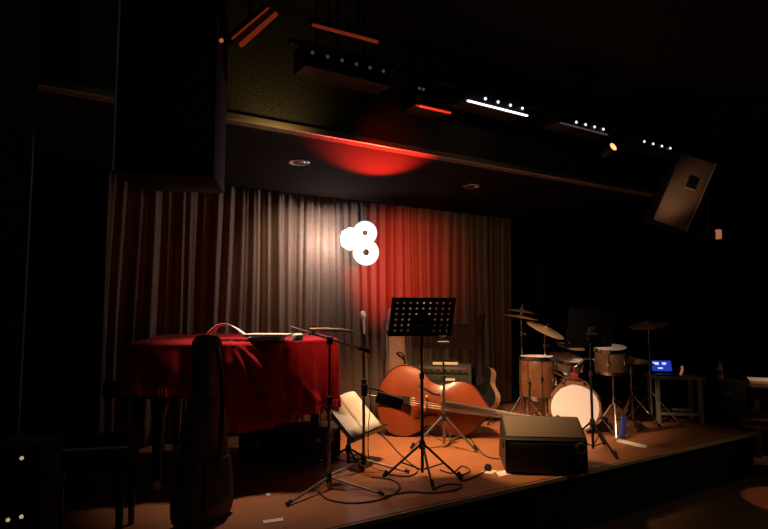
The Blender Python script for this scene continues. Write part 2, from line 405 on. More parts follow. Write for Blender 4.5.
for (x, y) in ((.16, .12), (.16, PW-.12), (1.28, .75)):
    lg = MB().lathe([(.055, .62), (.06, .58), (.048, .5), (.032, .12), (.04, .09), (.04, .07)], 16, m4((x, y, 0))).build('leg', 'black_gloss', pn)
    MB().lathe([(.03, -.014), (.034, -.01), (.034, .01), (.03, .014)], 14, m4((x, y, .034), rx=90)).tube([(x, y, .03), (x, y, .075)], .012, 10).build('caster', 'brass', lg)
MB().box((.30, PW/2, .09), (.12, .34, .06), bev=.01).tube([(.30, PW/2-.1, .1), (.30, PW/2-.06, .62)], .014, 8).tube([(.30, PW/2+.1, .1), (.30, PW/2+.06, .62)], .014, 8).build('pedal_lyre', 'black_gloss', pn)
for dy in (-.09, 0, .09): MB().box((.21, PW/2+dy, .06), (.10, .025, .012), bev=.004).build('pedal', 'brass', pn)
# velvet cover
cv = MB(); oc = piano_outline(.028); n = len(oc)
per = [0]
for i in range(1, n): per.append(per[-1]+(oc[i]-oc[i-1]).length)
ctr2 = Vector((.62, PW*.53, 0))
def drop(i):
    p = oc[i]; x = p.x
    if i < n-26 and p.y < .62:                       # side towards the room
        s_ = max(0, min(1, (x+.03)/PL))
        keys = [(0, .27), (.24, .28), (.36, .30), (.40, .50), (.55, .53), (.75, .50), (.95, .47), (1.05, .44)]
        for (a, da), (b, db) in zip(keys, keys[1:]):
            if a <= s_ <= b: return da+(db-da)*(s_-a)/(b-a)
        return .44
    if x < .01: return .25
    return .42
rows = 26; rings = []
for sc in (0, .35, .7, .93, 1.0):
    pass
hem = []
def x_at(p): return p.x+max(0, p.y)*.25
def skirt(i, v):
    p = oc[i]; a = oc[(i-1) % n]; b = oc[(i+1) % n]; t = (b-a).normalized(); nn = Vector((t.y, -t.x, 0))
    if nn.dot(p-ctr2) < 0: nn = -nn
    s_ = per[i]; d = drop(i)
    w = .022*sin(s_*2*PI/.21+.6*sin(s_*4))+.013*sin(s_*2*PI/.088+1)+.010*sin((s_-v*.35)*2*PI/.33)
    sw = 0; dz = d*v
    if i < n-26 and p.y < .62:
        for ax, dx, D, pw_, am in ((.60, -.02, .5, 1, .040), (.62, .05, .5, 1, .026), (.62, .20, .5, .95, .034), (.63, .40, .48, .8, .040), (.64, .62, .44, .62, .036), (.30, -.10, .3, 1, .02), (.14, .02, .3, 1, .016)):
            q_ = min(1, dz/D); xk = ax+dx*q_**pw_
            sw += am*min(1, .25+q_*3)*math.exp(-((x_at(p)-xk)/(.020+.022*q_))**2)
    return p+nn*(.004+.018*v+max(-.026, w*.8)*(.15+.85*v)*1.0+sw)+Vector((0, 0, PH-.008-d*v))
subd = 4
ring_top = [[ctr2+(oc[i]-ctr2)*sc+Vector((0, 0, PH+.004*sin(i*.9+sc*7)*(sc < .99)-.002)) for i in range(n)] for sc in (.02, .4, .75, .96)]
ring_sk = [[skirt(i, v/rows) for i in range(n)] for v in range(rows+1)]
V = ring_top+ring_sk
cv.loft(V, closed=True, cap=False)
cv.bm.faces.new([v for v in cv.bm.verts][:n])
cov = cv.build('piano_cover', 'red_velvet', solid=.006)
cov.modifiers.new('sub', 'SUBSURF').levels = 1; cov.modifiers['sub'].render_levels = 2
tag(cov, 'red velvet cloth with fringed hem draped over the piano', 'cover', None, pk, pyaw)
fr = MB()
for i in range(n):
    j = (i+1) % n; a = skirt(i, 1); b = skirt(j, 1); m_ = max(1, round((a-b).length/.020))
    for k in range(m_):
        p = a+(b-a)*(k/m_); L = .045+.01*random.random()
        fr.tube([p+Vector((0, 0, .006)), p+Vector((random.uniform(-.006, .006), random.uniform(-.006, .006), -L))], [.009, .011], 5)
fr.build('fringe', 'red_fringe', cov)

# things on the piano lid
TOP = ST+PH+.003
def on_piano(px, dist): p = at_d(px, 309, dist); p.z = TOP; return p
p = on_piano(230, 3.98)
o = MB().grid(lambda u, v: Vector((-.17+.34*u-.02*v, -.11+.22*v, .004+.115*sin(PI*u**.85)**1.2*(1-.15*v))), 20, 6).build('curled_score', 'paper', solid=.003)
tag(o, 'pale sheet curled into an arch at the left end of the piano lid', 'sheet music', None, p, camyaw+R(3))
p = on_piano(269, 3.92)
o = thing('music_book', 'thick pinkish edged music book lying flat on the piano lid', 'book', p, camyaw+R(2), 'books on the piano')
MB().box((0, 0, .014), (.19, .25, .022)).build('pages', 'paper_pink', o, smooth=False)
MB().box((0, 0, .0015), (.20, .26, .003)).box((0, 0, .0265), (.20, .26, .003)).box((-.099, 0, .014), (.003, .26, .027)).build('cover', 'bag_black', o, smooth=False)
o = thing('music_book', 'white open music book lying on top of the pinkish book on the piano', 'book', p+Vector((0, 0, .029)), camyaw+R(-3), 'books on the piano')
MB().box((0, 0, .009), (.30, .22, .016)).build('pages', 'paper', o, smooth=False)
MB().box((0, 0, .001), (.31, .23, .002)).build('cover', 'bag_black', o, smooth=False)
p = on_piano(237, 3.72)
p = on_piano(298, 3.9)
o = MB().lathe([(.0, .0), (.036, .0), (.04, .02), (.038, .04), (.02, .05), (.0, .052)], 20).build('paper_roll', 'white_plastic')
tag(o, 'small round white object on the piano lid right of the books', 'container', None, p)
p = spot(292, 4.66)
o = thing('instrument_case', 'black rectangular case lying on the floor under the covered piano', 'case', p, camyaw+R(10))
MB().box((0, 0, .135), (.80, .30, .23), bev=.02).build('body', 'bag_black', o)
MB().box((0, 0, .155), (.806, .306, .008)).build('rim', 'black_metal', o, smooth=False)
for x in (-.25, .22, .33): MB().box((x, -.156, .155), (.035, .01, .03), bev=.003).build('latch', 'steel_dull', o)
MB().tube(bez([(-.08, -.15, .12), (-.07, -.19, .12), (.07, -.19, .12), (.08, -.15, .12)]), .010, 8).build('handle', 'rubber', o)
for x in (-.3, .3): MB().box((x, 0, .01), (.04, .22, .02)).build('foot', 'rubber', o)
# piano bench (far left)
p = spot(97, 3.05)
bn = thing('piano_bench', 'dark piano bench standing left of the covered piano', 'bench', p, camyaw+R(12))
MB().box((0, 0, .465), (.46, .36, .07), bev=.02).build('seat', 'bag_black', bn)
MB().tube([(-.22, -.178, .494), (.22, -.178, .494)], .006, 8).build('seat_highlight', 'trim_grey', bn)  # pale tube put in as the glossy highlight along the seat edge
MB().box((0, 0, .41), (.42, .32, .05), bev=.005).build('apron', 'black_gloss', bn)
for sx in (-1, 1):
    for sy in (-1, 1): MB().tube([(sx*.18, sy*.13, .39), (sx*.185, sy*.135, .0)], [.025, .016], 10).build('leg', 'black_gloss', bn)
# gig bag standing in front of the piano
p = spot(208, 3.28)
gb = thing('guitar_bag', 'dark upright padded guitar bag standing in front of the piano', 'bag', p, camyaw+R(68))
prof = [(.0, .0), (.13, .0), (.175, .03), (.19, .14), (.165, .30), (.13, .42), (.14, .52), (.10, .62), (.065, .72), (.06, .85), (.075, .95), (.07, 1.02), (.03, 1.05), (0, 1.05)]
half = bez([(a, 0, b) for a, b in prof[1:-1]], 5)
out = [Vector((v.x, 0, v.z)) for v in half]; out = out+[Vector((-v.x, 0, v.z)) for v in reversed(half)]
def bagring(sc, y): 
    c = Vector((0, 0, .45)); return [Vector((v.x*sc, y*(1-.35*(v.z/1.05)), c.z+(v.z-c.z)*(1-(1-sc)*.25)-0) ) for v in out]
rg = [bagring(.86, -.085), bagring(.97, -.075), bagring(1, -.05), bagring(1, .05), bagring(.97, .075), bagring(.86, .085)]
zmin = min(v.z for r_ in rg for v in r_)
MB().loft([[v-Vector((0, 0, zmin)) for v in r_] for r_ in rg]).build('body', 'bag_brown', gb)
MB().tube(bez([(.0, -.07, .98), (.0, -.11, .8), (0, -.115, .5), (0, -.09, .3)]), .014, 6).build('shoulder_strap', 'bag_black', gb)
MB().tube(bez([(.13, 0, .36), (.19, 0, .40), (.19, 0, .46), (.13, 0, .50)]), .010, 6).build('handle', 'bag_black', gb)
MB().box((0, -.085, .22), (.22, .03, .26), bev=.012).build('pocket', 'bag_black', gb)

# narrow black column added on the floor at far left to carry glint dots
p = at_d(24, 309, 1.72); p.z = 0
eq = thing('glint_column', 'narrow black column added at the lower left corner to carry tiny amber glints', 'equipment', p, camyaw+R(-8))
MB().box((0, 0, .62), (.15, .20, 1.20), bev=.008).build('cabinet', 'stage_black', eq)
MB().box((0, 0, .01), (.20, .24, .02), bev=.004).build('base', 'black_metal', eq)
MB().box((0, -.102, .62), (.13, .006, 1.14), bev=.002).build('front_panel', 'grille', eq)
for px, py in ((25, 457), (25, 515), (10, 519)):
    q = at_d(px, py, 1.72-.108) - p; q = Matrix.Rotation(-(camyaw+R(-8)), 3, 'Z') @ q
    MB().lathe([(.0, 0), (.0055, 0), (.005, .004), (.0, .006)], 14, m4((q.x, -.104, q.z), rx=90)).build('glint_dot', 'glint_amber', eq)  # glowing dots stand in for small reflections, not lamps

# ------------------------------------------------------------------ double bass lying on its side
def half_outline(cp, n=6): return bez([(a, 0, b) for a, b in cp], n)
bass_cp = [(0, .0), (.004, .07), (.03, .16), (.09, .26), (.18, .322), (.27, .335), (.37, .315), (.45, .262), (.50, .218), (.56, .198), (.62, .198), (.68, .222), (.75, .252), (.82, .258), (.89, .235), (.95, .185), (1.01, .115), (1.06, .06), (1.10, .028)]
pb = spot(377, 5.45)
DROOP = R(7.0)
bs = thing('double_bass', 'orange brown double bass lying on its side on the stage', 'double bass', pb, camyaw+R(-7))
bh = half_outline(bass_cp, 5)
bout = [Vector((v.x, 0, v.z)) for v in bh]+[Vector((v.x, 0, -v.z)) for v in reversed(bh[1:])]
LEAN = R(-9)
TBs = Matrix.Translation((0, .0, .365)) @ Matrix.Rotation(LEAN, 4, 'X') @ Matrix.Rotation(DROOP, 4, 'Y')
def bring(sc, y): return [Vector((.5+(v.x-.5)*(1-(1-sc)*.8), y, v.z*sc)) for v in bout]
MB().loft([bring(.02, -.045), bring(.35, -.042), bring(.65, -.033), bring(.86, -.016), bring(.95, -.008), bring(1.0, -.006), bring(1.0, .002)]).xf(TBs).build('top_plate', 'bass_wood', bs)
MB().loft([bring(.97, .0), bring(.975, .19)]).xf(TBs).build('ribs', 'bass_rib', bs)
MB().loft([bring(1.0, .19), bring(1.0, .198), bring(.9, .205), bring(.4, .225), bring(.02, .228)]).xf(TBs).build('back_plate', 'bass_rib', bs)
edge = [v+Vector((0, -.002, 0)) for v in bring(.985, -.007)]
MB().tube(edge, .0045, 6, closed=True).xf(TBs).build('purfling', 'ebony', bs)
for sz in (-1, 1):
    MB().tube(bez([(.60, -.036, sz*.085), (.585, -.037, sz*.105), (.57, -.036, sz*.095), (.52, -.036, sz*.105), (.46, -.035, sz*.13), (.40, -.032, sz*.145), (.385, -.03, sz*.165), (.405, -.028, sz*.175)]), [.007]+[.0085]*55+[.007], 6).xf(TBs).build('f_hole', 'ebony', bs) if False else \
    (lambda P: MB().tube(P, [.004+.007*sin(PI*k/(len(P)-1)) for k in range(len(P))], 6).xf(TBs).build('f_hole', 'ebony', bs))(bez([(.60, -.040, sz*.085), (.585, -.041, sz*.105), (.57, -.040, sz*.095), (.52, -.040, sz*.105), (.46, -.039, sz*.13), (.40, -.034, sz*.145), (.385, -.032, sz*.165), (.405, -.030, sz*.175)]))
MB().prism([(.47, -.04, -.075), (.47, -.13, -.05), (.47, -.15, 0), (.47, -.13, .05), (.47, -.04, .075), (.47, -.07, .03), (.47, -.07, -.03)], (.018, 0, 0)).xf(TBs).build('bridge', 'maple', bs, smooth=False)
MB().loft([[(.03, -.05, -.02), (.03, -.05, .02), (.03, -.065, .015), (.03, -.065, -.015)], [(.34, -.085, -.045), (.34, -.085, .045), (.34, -.105, .035), (.34, -.105, -.035)]]).xf(TBs).build('tailpiece', 'ebony', bs, smooth=False)
MB().loft([[(.62, -.090, -.052), (.62, -.110, -.032), (.62, -.116, 0), (.62, -.110, .032), (.62, -.090, .052)], [(1.62, -.005, -.022), (1.62, -.017, -.014), (1.62, -.02, 0), (1.62, -.017, .014), (1.62, -.005, .022)]]).xf(TBs).build('fingerboard', 'fingerboard', bs)
MB().loft([[(1.05, .06, -.03), (1.05, .06, .03), (1.05, -.05, .03), (1.05, -.05, -.03)], [(1.13, .035, -.026), (1.13, .035, .026), (1.13, -.045, .026), (1.13, -.045, -.026)], [(1.62, .025, -.02), (1.62, .025, .02), (1.62, -.003, .02), (1.62, -.003, -.02)]]).xf(TBs).build('neck', 'bass_rib', bs)
sc_ = MB().loft([[(1.62, .03, -.026), (1.62, .03, .026), (1.62, -.01, .026), (1.62, -.01, -.026)], [(1.80, .06, -.022), (1.80, .06, .022), (1.80, .015, .022), (1.80, .015, -.022)]])
sc_.tube([(1.82+.045*cos(a)*(1-a/16), .02+.045*sin(a)*(1-a/16), 0) for a in [k*.35 for k in range(28)]], .02, 8)
sc_.xf(TBs).build('scroll', 'bass_rib', bs)
for k in range(4):
    z0 = -.033+.022*k; MB().tube([(.33, -.108, z0*.9), (.478, -.148+abs(z0)*.3, z0), (1.62, -.022, z0*.42), (1.76, .0, z0*.3)], .0022, 5).xf(TBs).build('string', 'string', bs)
for k in range(4):
    sg = 1 if k % 2 else -1; x = 1.66+.035*k
    MB().tube([(x, .03, 0), (x, .03, sg*.04)], .006, 8).box((x, .03, sg*.05), (.028, .008, .035), bev=.003).xf(TBs).build('tuning_peg', 'brass', bs)
MB().tube([(-.12, .1, 0), (.0, .1, 0)], .006, 8).lathe([(.0, 0), (.02, .0), (.02, .02), (.0, .025)], 12, m4((0, .1, 0), ry=-90)).xf(TBs).build('endpin', 'chrome', bs)

# ------------------------------------------------------------------ backline behind the bass
p = spot(444, 6.2)
am = thing('guitar_amplifier', 'dark guitar amplifier standing between the double bass and the curtain', 'amplifier', p, camyaw+R(-12))
MB().box((0, 0, .32), (.60, .28, .56), bev=.012).build('cabinet', 'tolex', am)
MB().box((0, -.143, .26), (.54, .012, .38), bev=.003).build('grille_cloth', 'grille', am)
MB().box((0, -.146, .545), (.52, .012, .065), bev=.003).build('control_panel', 'steel_dull', am)
for k in range(6): MB().lathe([(.012, 0), (.012, .012), (.009, .016)], 12, m4((-.2+.075*k, -.152, .545), rx=90)).build('knob', 'black_plastic', am)
MB().box((.06, -.153, .45), (.13, .006, .026)).build('name_plate', 'white_plastic', am, smooth=False)
MB().tube(bez([(-.12, 0, .60), (-.1, 0, .635), (.1, 0, .635), (.12, 0, .60)]), .011, 8).build('handle', 'rubber', am)
for sx in (-1, 1): MB().lathe([(.02, 0), (.022, .01), (.02, .04)], 10, m4((sx*.25, -.1, 0))).lathe([(.02, 0), (.022, .01), (.02, .04)], 10, m4((sx*.25, .1, 0))).build('foot', 'rubber', am)
o = MB().box((0, 0, .012), (.27, .10, .022), bev=.002).build('folded_papers', 'paper')
tag(o, 'bundle of white papers lying on top of the guitar amplifier', 'paper', None, p+Matrix.Rotation(camyaw+R(-12), 3, 'Z') @ Vector((.02, -.09, .602)), camyaw+R(-8))
# pale tall bag standing behind the bass
p = spot(396, 5.93)
pb_ = thing('instrument_bag', 'tall pale pinkish soft instrument bag standing behind the double bass', 'bag', p, camyaw+R(4))
rr = []
for z, w, d, x in ((0, .14, .09, .02), (.02, .155, .105, .02), (.3, .16, .11, .02), (.55, .125, .10, .01), (.72, .105, .09, 0), (.95, .10, .08, -.01), (1.10, .09, .07, -.01), (1.19, .07, .055, -.02), (1.22, .03, .03, -.02)):
    rr.append([(x+w*abs(cos(a))**.7*(1 if cos(a) > 0 else -1), d*abs(sin(a))**.7*(1 if sin(a) > 0 else -1), z) for a in [2*PI*k/24 for k in range(24)]])
MB().loft(rr).build('body', 'bag_pale', pb_)
MB().tube(bez([(.0, -.095, .745), (.03, -.125, .755), (.07, -.12, .72), (.085, -.10, .64)]), .010, 8).build('handle', 'bag_black', pb_)
MB().tube([(-.11, -.07, .2), (-.085, -.075, .7), (-.09, -.06, 1.1)], .004, 6).build('zip', 'steel_dull', pb_)
# black guitar on its stand
p = spot(480, 6.05)
gt = thing('acoustic_guitar', 'black acoustic guitar with pale wooden sides leaning beside the amplifier', 'guitar', p, camyaw+R(-42))
gcp = [(0, 0), (.005, .07), (.04, .14), (.10, .185), (.17, .19), (.24, .155), (.29, .130), (.34, .132), (.40, .142), (.45, .125), (.485, .07), (.49, 0)]
gh = half_outline(gcp, 5)
gout = [Vector((v.z, 0, v.x)) for v in gh]+[Vector((-v.z, 0, v.x)) for v in reversed(gh[1:-1])]
TG = Matrix.Translation((0, .02, .10)) @ Matrix.Rotation(R(-9), 4, 'Y') @ Matrix.Rotation(R(-16), 4, 'X')
def gring(sc, y): return [Vector((v.x*sc, y, .24+(v.z-.24)*sc)) for v in gout]
MB().loft([gring(1, -.05), gring(1, .05)]).xf(TG).build('sides', 'maple', gt)
MB().loft([gring(.02, -.054), gring(1.01, -.054), gring(1.01, -.050)]).xf(TG).build('top', 'black_gloss', gt)
MB().loft([gring(1.01, .05), gring(1.01, .056), gring(.02, .06)]).xf(TG).build('back', 'black_gloss', gt)
MB().lathe([(.0, 0), (.052, 0), (.052, .003), (0, .003)], 24, m4((0, -.0545, .33), rx=90)).xf(TG).build('sound_hole', 'ebony', gt)
MB().box((0, -.06, .15), (.15, .012, .025), bev=.003).xf(TG).build('bridge', 'ebony', gt)
MB().box((0, -.045, .70), (.05, .03, .48), bev=.006).box((0, -.062, .64), (.052, .006, .56)).xf(TG).build('neck', 'ebony', gt)
MB().box((0, -.035, 1.0), (.07, .018, .16), rotm('X', -12), bev=.005).xf(TG).build('headstock', 'black_gloss', gt)
for sx in (-1, 1):
    for k in range(3): MB().tube([(sx*.03, -.03, .95+.045*k), (sx*.055, -.03, .95+.045*k)], .006, 6).xf(TG).build('tuning_peg', 'chrome', gt)
o = thing('guitar_stand', 'black tubular stand holding the black guitar upright', 'stand', p, camyaw+R(-42))
MB().tube([(0, .20, .40), (0, .14, .02)], .009, 8).build('back_leg', 'black_metal', o)
for sx in (-1, 1):
    MB().tube([(0, .19, .36), (sx*.13, .06, .10), (sx*.15, -.12, .012)], .009, 8).build('leg', 'black_metal', o)
    MB().tube([(sx*.11, .05, .085), (sx*.11, -.09, .085), (sx*.11, -.10, .12)], .008, 8).build('cradle', 'rubber', o)

# ------------------------------------------------------------------ wedge monitor
p = at_d(543, 309, 4.14); p.z = ST
wm = thing('stage_monitor', 'black wedge stage monitor with round badge near the stage edge', 'loudspeaker', p, camyaw*.62+face_yaw(p)*.38)
W2 = .292
pr = [(0, .015), (0, .245), (.02, .262), (.27, .365), (.30, .365), (.36, .33), (.50, .015)]
MB().prism([(-W2, y, z) for y, z in pr], (2*W2, 0, 0)).build('cabinet', 'black_plastic', wm, smooth=False)
sl = Vector((0, .25, .103)).normalized()
MB().prism([(-W2+.012, .022, .2645), (W2-.012, .022, .2645), (W2-.012, .268, .3655), (-W2+.012, .268, .3655)], (0, -.002, .004)).build('sloping_panel', 'wedge_lit_top', wm, smooth=False)  # brown of the lit slope is put into the panel's colour
MB().box((0, -.003, .13), (2*W2-.05, .008, .19), bev=.003).build('front_panel', 'grille', wm)
bdg = MB().lathe([(.0, 0), (.041, 0), (.043, .004), (.036, .007), (.033, .005), (0, .005)], 28, m4((W2-.046, -.007, .20), rx=90)).build('badge', 'badge', wm)
MB().lathe([(.014, .005), (.022, .006), (.022, .008), (.014, .008)], 20, m4((W2-.046, -.007, .20), rx=90)).build('badge_ring', 'wood_dark', bdg)
MB().prism([(-W2+.03, .365, .325), (W2-.03, .365, .325), (W2-.03, .49, .04), (-W2+.03, .49, .04)], (0, .006, .004)).build('speaker_grille', 'grille', wm, smooth=False)
for sx in (-1, 1): MB().box((sx*(W2+.002), .20, .18), (.008, .14, .05), bev=.003).build('side_handle', 'rubber', wm)
for sx in (-1, 1): MB().box((sx*.24, .1, .0075), (.05, .05, .015)).box((sx*.24, .42, .0075), (.05, .05, .015)).build('foot', 'rubber', wm)

# ------------------------------------------------------------------ drum kit
def lugs(t, r, z0, z1, n, mtx=None, m='chrome', off=0):
    for k in range(n):
        a = 2*PI*k/n+off
        l = MB().tube([(r*cos(a)*1.06, r*sin(a)*1.06, z0), (r*cos(a)*1.06, r*sin(a)*1.06, z1)], .004, 6)
        l.box((r*cos(a)*1.03, r*sin(a)*1.03, (z0+z1)/2), (.022, .022, .045), rotm('Z', math.degrees(a)), bev=.004)
        if mtx: l.xf(mtx)
        l.build('lug', m, t)
def drum(t, r, h, mtx, shell, nl, lower=True):
    MB().lathe([(r*.985, .0), (r, .004), (r, h-.004), (r*.985, h)], 40, mtx, cap=False).build('shell', shell, t)
    MB().lathe([(r*.0, h+.004), (r*.99, h+.004), (r*1.01, h-.006)], 40, mtx, cap=False).build('drum_head', 'drum_head', t)
    MB().lathe([(r*1.0, h+.016), (r*1.035, h+.016), (r*1.045, h-.02), (r*1.02, h-.02), (r*1.0, h+.016)], 40, mtx, cap=False).build('hoop', 'chrome', t)
    if lower:
        MB().lathe([(r*0, -.004), (r*.99, -.004), (r*1.01, .006)], 40, mtx, cap=False).build('bottom_head', 'drum_head', t)
        MB().lathe([(r*1.0, -.014), (r*1.035, -.014), (r*1.045, .02), (r*1.02, .02), (r*1.0, -.014)], 40, mtx, cap=False).build('hoop', 'chrome', t)
    lugs(t, r, .012, h-.012, nl, mtx)
pkd = spot(572, 5.5)
kyaw = face_yaw(pkd)+R(4)
kd = thing('bass_drum', 'bass drum with plain white front head behind the wedge monitor', 'drum', pkd, kyaw)
rk = .238
TK = m4((0, .0, rk+.012), rx=-90)              # local z of lathe -> +y
MB().lathe([(rk*.98, .03), (rk, .034), (rk, .40), (rk*.98, .404)], 56, TK, cap=False).build('shell', 'drum_wood', kd)
MB().lathe([(0, .018), (rk*.6, .016), (rk*.95, .014), (rk*.97, .03)], 56, TK, cap=False).build('front_head', 'drum_head', kd)
MB().lathe([(0, .42), (rk*.97, .42)], 56, TK, cap=False).build('batter_head', 'drum_head', kd)
for z in (.0, .395): MB().lathe([(rk*.955, z), (rk*1.035, z), (rk*1.035, z+.04), (rk*.955, z+.04), (rk*.955, z)], 56, TK, cap=False).build('hoop', 'hoop_wood', kd)
for k in range(8):
    a = 2*PI*(k+.5)/8
    MB().tube([(1.05*rk*cos(a), .0, rk+.012+1.05*rk*sin(a)), (1.05*rk*cos(a), .43, rk+.012+1.05*rk*sin(a))], .004, 6).box((1.03*rk*cos(a), .21, rk+.012+1.03*rk*sin(a)), (.024, .06, .024), rotm('Y', -math.degrees(a)), bev=.004).box((1.05*rk*cos(a), -.004, rk+.012+1.05*rk*sin(a)), (.03, .02, .022), rotm('Y', -math.degrees(a)), bev=.004).build('tension_rod', 'chrome', kd)
for sx in (-1, 1): MB().tube([(sx*rk*.9, .12, .2), (sx*rk*1.45, .03, .01)], .008, 8).build('spur', 'chrome', kd)
MB().box((.02, .20, 2*rk+.05), (.07, .06, .07), bev=.008).tube([(.02, .2, 2*rk+.05), (.02, .2, 2*rk+.14)], .012, 10).build('tom_mount', 'mount_red', kd)

pt_ = spot(535.5, 5.72)
ft = thing('floor_tom', 'orange brown floor tom on three legs at the left of the drum kit', 'drum', pt_, camyaw)
drum(ft, .165, .40, m4((0, 0, .31)), 'drum_wood', 8)
for a in (230, 350, 110):
    x, y = .182*cos(R(a)), .182*sin(R(a)); MB().tube([(x, y, .52), (x, y, .06), (x*1.12, y*1.12, .01)], .006, 8).box((x*.98, y*.98, .46), (.025, .025, .05), bev=.004).build('leg', 'chrome', ft)
ps = spot(563, 6.10)
sn = thing('snare_drum', 'shallow drum with wide white head tilted above the bass drum', 'drum', ps, camyaw)
TS = m4((0, 0, .56), rx=13, ry=6)
drum(sn, .185, .115, TS, 'drum_dark', 8)
for a in (200, 320, 80): MB().tube([(0, 0, .30), (.25*cos(R(a)), .25*sin(R(a)), .012)], .007, 8).build('stand_leg', 'chrome', sn)
MB().tube([(0, 0, .12), (0, 0, .48)], .011, 10).build('stand_pole', 'chrome', sn)
for a in (30, 150, 270): MB().tube([(0, 0, .47), (.17*cos(R(a)), .17*sin(R(a)), .535), (.205*cos(R(a)), .205*sin(R(a)), .59)], .007, 8).build('basket_arm', 'chrome', sn)
prt = spot(609, 5.68)
rt = thing('rack_tom', 'dark brown mounted tom drum right of the bass drum', 'drum', prt, camyaw)
TR = m4((0, 0, .585), rx=9, ry=-3)
drum(rt, .152, .225, TR, 'drum_dark', 6)
kl = Matrix.Rotation(-camyaw, 3, 'Z') @ (pkd+Matrix.Rotation(kyaw, 3, 'Z') @ Vector((.02, .2, 0))-prt)
MB().tube([(kl.x, kl.y, 2*rk+.13), (kl.x*.7, kl.y*.7, .70), (-.15, 0, .70)], .010, 10).build('tom_arm', 'chrome', rt)

def cymbal_stand(label, px, dist, h, cyms, yaw=camyaw, foot=.27, angs=(210, 330, 90), name='cymbal_stand', hub=.30, m='chrome', cm='bronze', group=None):
    loc = spot(px, dist); t = thing(name, label, 'cymbal', loc, yaw, group)
    for a in angs:
        d = Vector((cos(R(a)), sin(R(a)), 0)); lg = MB().tube([d*.02+Vector((0, 0, hub)), d*foot+Vector((0, 0, .018))], .008, 8).build('leg', m, t)
        MB().tube([d*foot*.93+Vector((0, 0, .03)), d*foot*1.03+Vector((0, 0, .014))], .013, 8).build('rubber_foot', 'rubber', lg)
    MB().tube([(0, 0, .07), (0, 0, h*.6)], .012, 10).build('pole', m, t)
    MB().tube([(0, 0, h*.58), (0, 0, h+.02)], .008, 10).build('upper_pole', m, t)
    for z in (hub, h*.6, h*.85): MB().lathe([(.012, z-.02), (.020, z-.018), (.020, z+.018), (.012, z+.02)], 12).box((.03, 0, z), (.04, .008, .022), bev=.003).build('clamp', m, t)
    for (dz, r, rx, ry, ox) in cyms:
        T = m4((ox, 0, h+dz), rx=rx, ry=ry)
        c = MB().lathe([(.0, .030), (r*.10, .028), (r*.2, .018), (r*.24, .012), (r*.6, .006), (r*.98, -.004), (r, -.006), (r*.98, -.007), (r*.6, .003), (r*.24, .009), (.0, .026)], 48, T, cap=False).build('cymbal', cm, t)
        MB().lathe([(.016, .026), (.018, .03), (.016, .045), (.006, .05), (.006, .075)], 12, T).build('wing_nut', 'chrome', c)
    return t
cymbal_stand('cymbal stand at the far left of the kit carrying two stacked cymbals', 521, 5.95, 1.10, [(.02, .185, 4, 9, .0), (.08, .14, 4, 8, .01)])
cymbal_stand('tilted brass crash cymbal on its stand above the floor tom', 544, 5.80, .97, [(.02, .205, 16, 22, .01)])
cymbal_stand('small pale cymbal low above the white headed drum', 569, 6.12, .78, [(.02, .16, 10, 8, 0)], angs=(20, 140, 260))
cymbal_stand('dim cymbal on a tall stand at the right of the kit', 648, 6.05, 1.01, [(.02, .20, 8, -10, 0)], angs=(300, 60, 190), foot=.33)
t = cymbal_stand('hi-hat with two closed cymbals right of the mounted tom', 629, 5.85, .66, [(.0, .17, 3, 0, 0), (.018, .17, 3, 0, 0)], name='hi_hat', angs=(220, 100, 340), foot=.25)
MB().box((0, -.18, .03), (.08, .24, .012), rotm('X', 8), bev=.003).build('pedal', 'steel_dull', t)
pp = spot(603, 5.72)
o = thing('drum_pedal', 'chrome drum hardware stand standing close to the right of the bass drum', 'drum hardware', spot(611, 5.45), camyaw)
for a in (250, 10, 130): MB().tube([(0, 0, .32), (.22*cos(R(a)), .22*sin(R(a)), .012)], .009, 8).build('leg', 'chrome', o)
MB().tube([(0, 0, .05), (0, 0, .55)], .012, 10).build('pole', 'chrome', o)
MB().lathe([(.014, .28), (.026, .285), (.026, .34), (.014, .345)], 12).box((.04, 0, .31), (.06, .012, .03), bev=.003).build('clamp', 'chrome', o)
o = MB().box((0, 0, .10), (.05, .03, .2), rotm('Y', 6), bev=.01).build('drumstick_bag', 'cloth_blue')
tag(o, 'small blue pouch standing under the right side of the drum kit', 'bag', None, spot(619, 5.3)+Vector((0, 0, .003)), camyaw)

# small table with laptop at the right of the stage
ptb = spot(671, 6.1)
tb = thing('side_table', 'small pale low table carrying a glowing laptop right of the drums', 'table', ptb, camyaw+R(-10))
MB().box((0, 0, .475), (.52, .36, .025), bev=.004).build('table_top', 'table_pale', tb)
for sx in (-1, 1):
    for sy in (-1, 1): MB().box((sx*.21, sy*.14, .231), (.04, .04, .462), bev=.003).build('leg', 'table_pale', tb)
MB().box((0, .14, .10), (.40, .02, .03)).box((0, -.14, .10), (.40, .02, .03)).build('stretcher', 'table_pale', tb, smooth=False)
lp = thing('laptop', 'laptop with bright blue screen open on the small table', 'laptop', ptb+Matrix.Rotation(camyaw, 3, 'Z') @ Vector((-.09, 0, .489)), camyaw+R(-8))
MB().box((0, .0, .009), (.27, .19, .016), bev=.004).build('base', 'black_plastic', lp)
sc = m4((0, .10, .017), rx=-14)
MB().box((0, .004, .09), (.27, .008, .18), bev=.003).xf(sc).build('screen_lid', 'black_plastic', lp)
s1 = MB().box((0, -.001, .09), (.235, .002, .135)).xf(sc).build('screen', 'screen_blue', lp, smooth=False)
MB().box((-.07, -.003, .12), (.07, .001, .035)).box((.03, -.003, .12), (.05, .001, .03)).box((-.02, -.003, .06), (.06, .001, .02)).xf(sc).build('window_pane', 'screen_white', s1, smooth=False)
lp.scale = (.85, .85, .85)
o = MB().tube(bez([(0, 0, 0), (.02, 0, .05), (.01, -.02, .09)]), .012, 8).build('desk_lamp', 'lamp_dim')
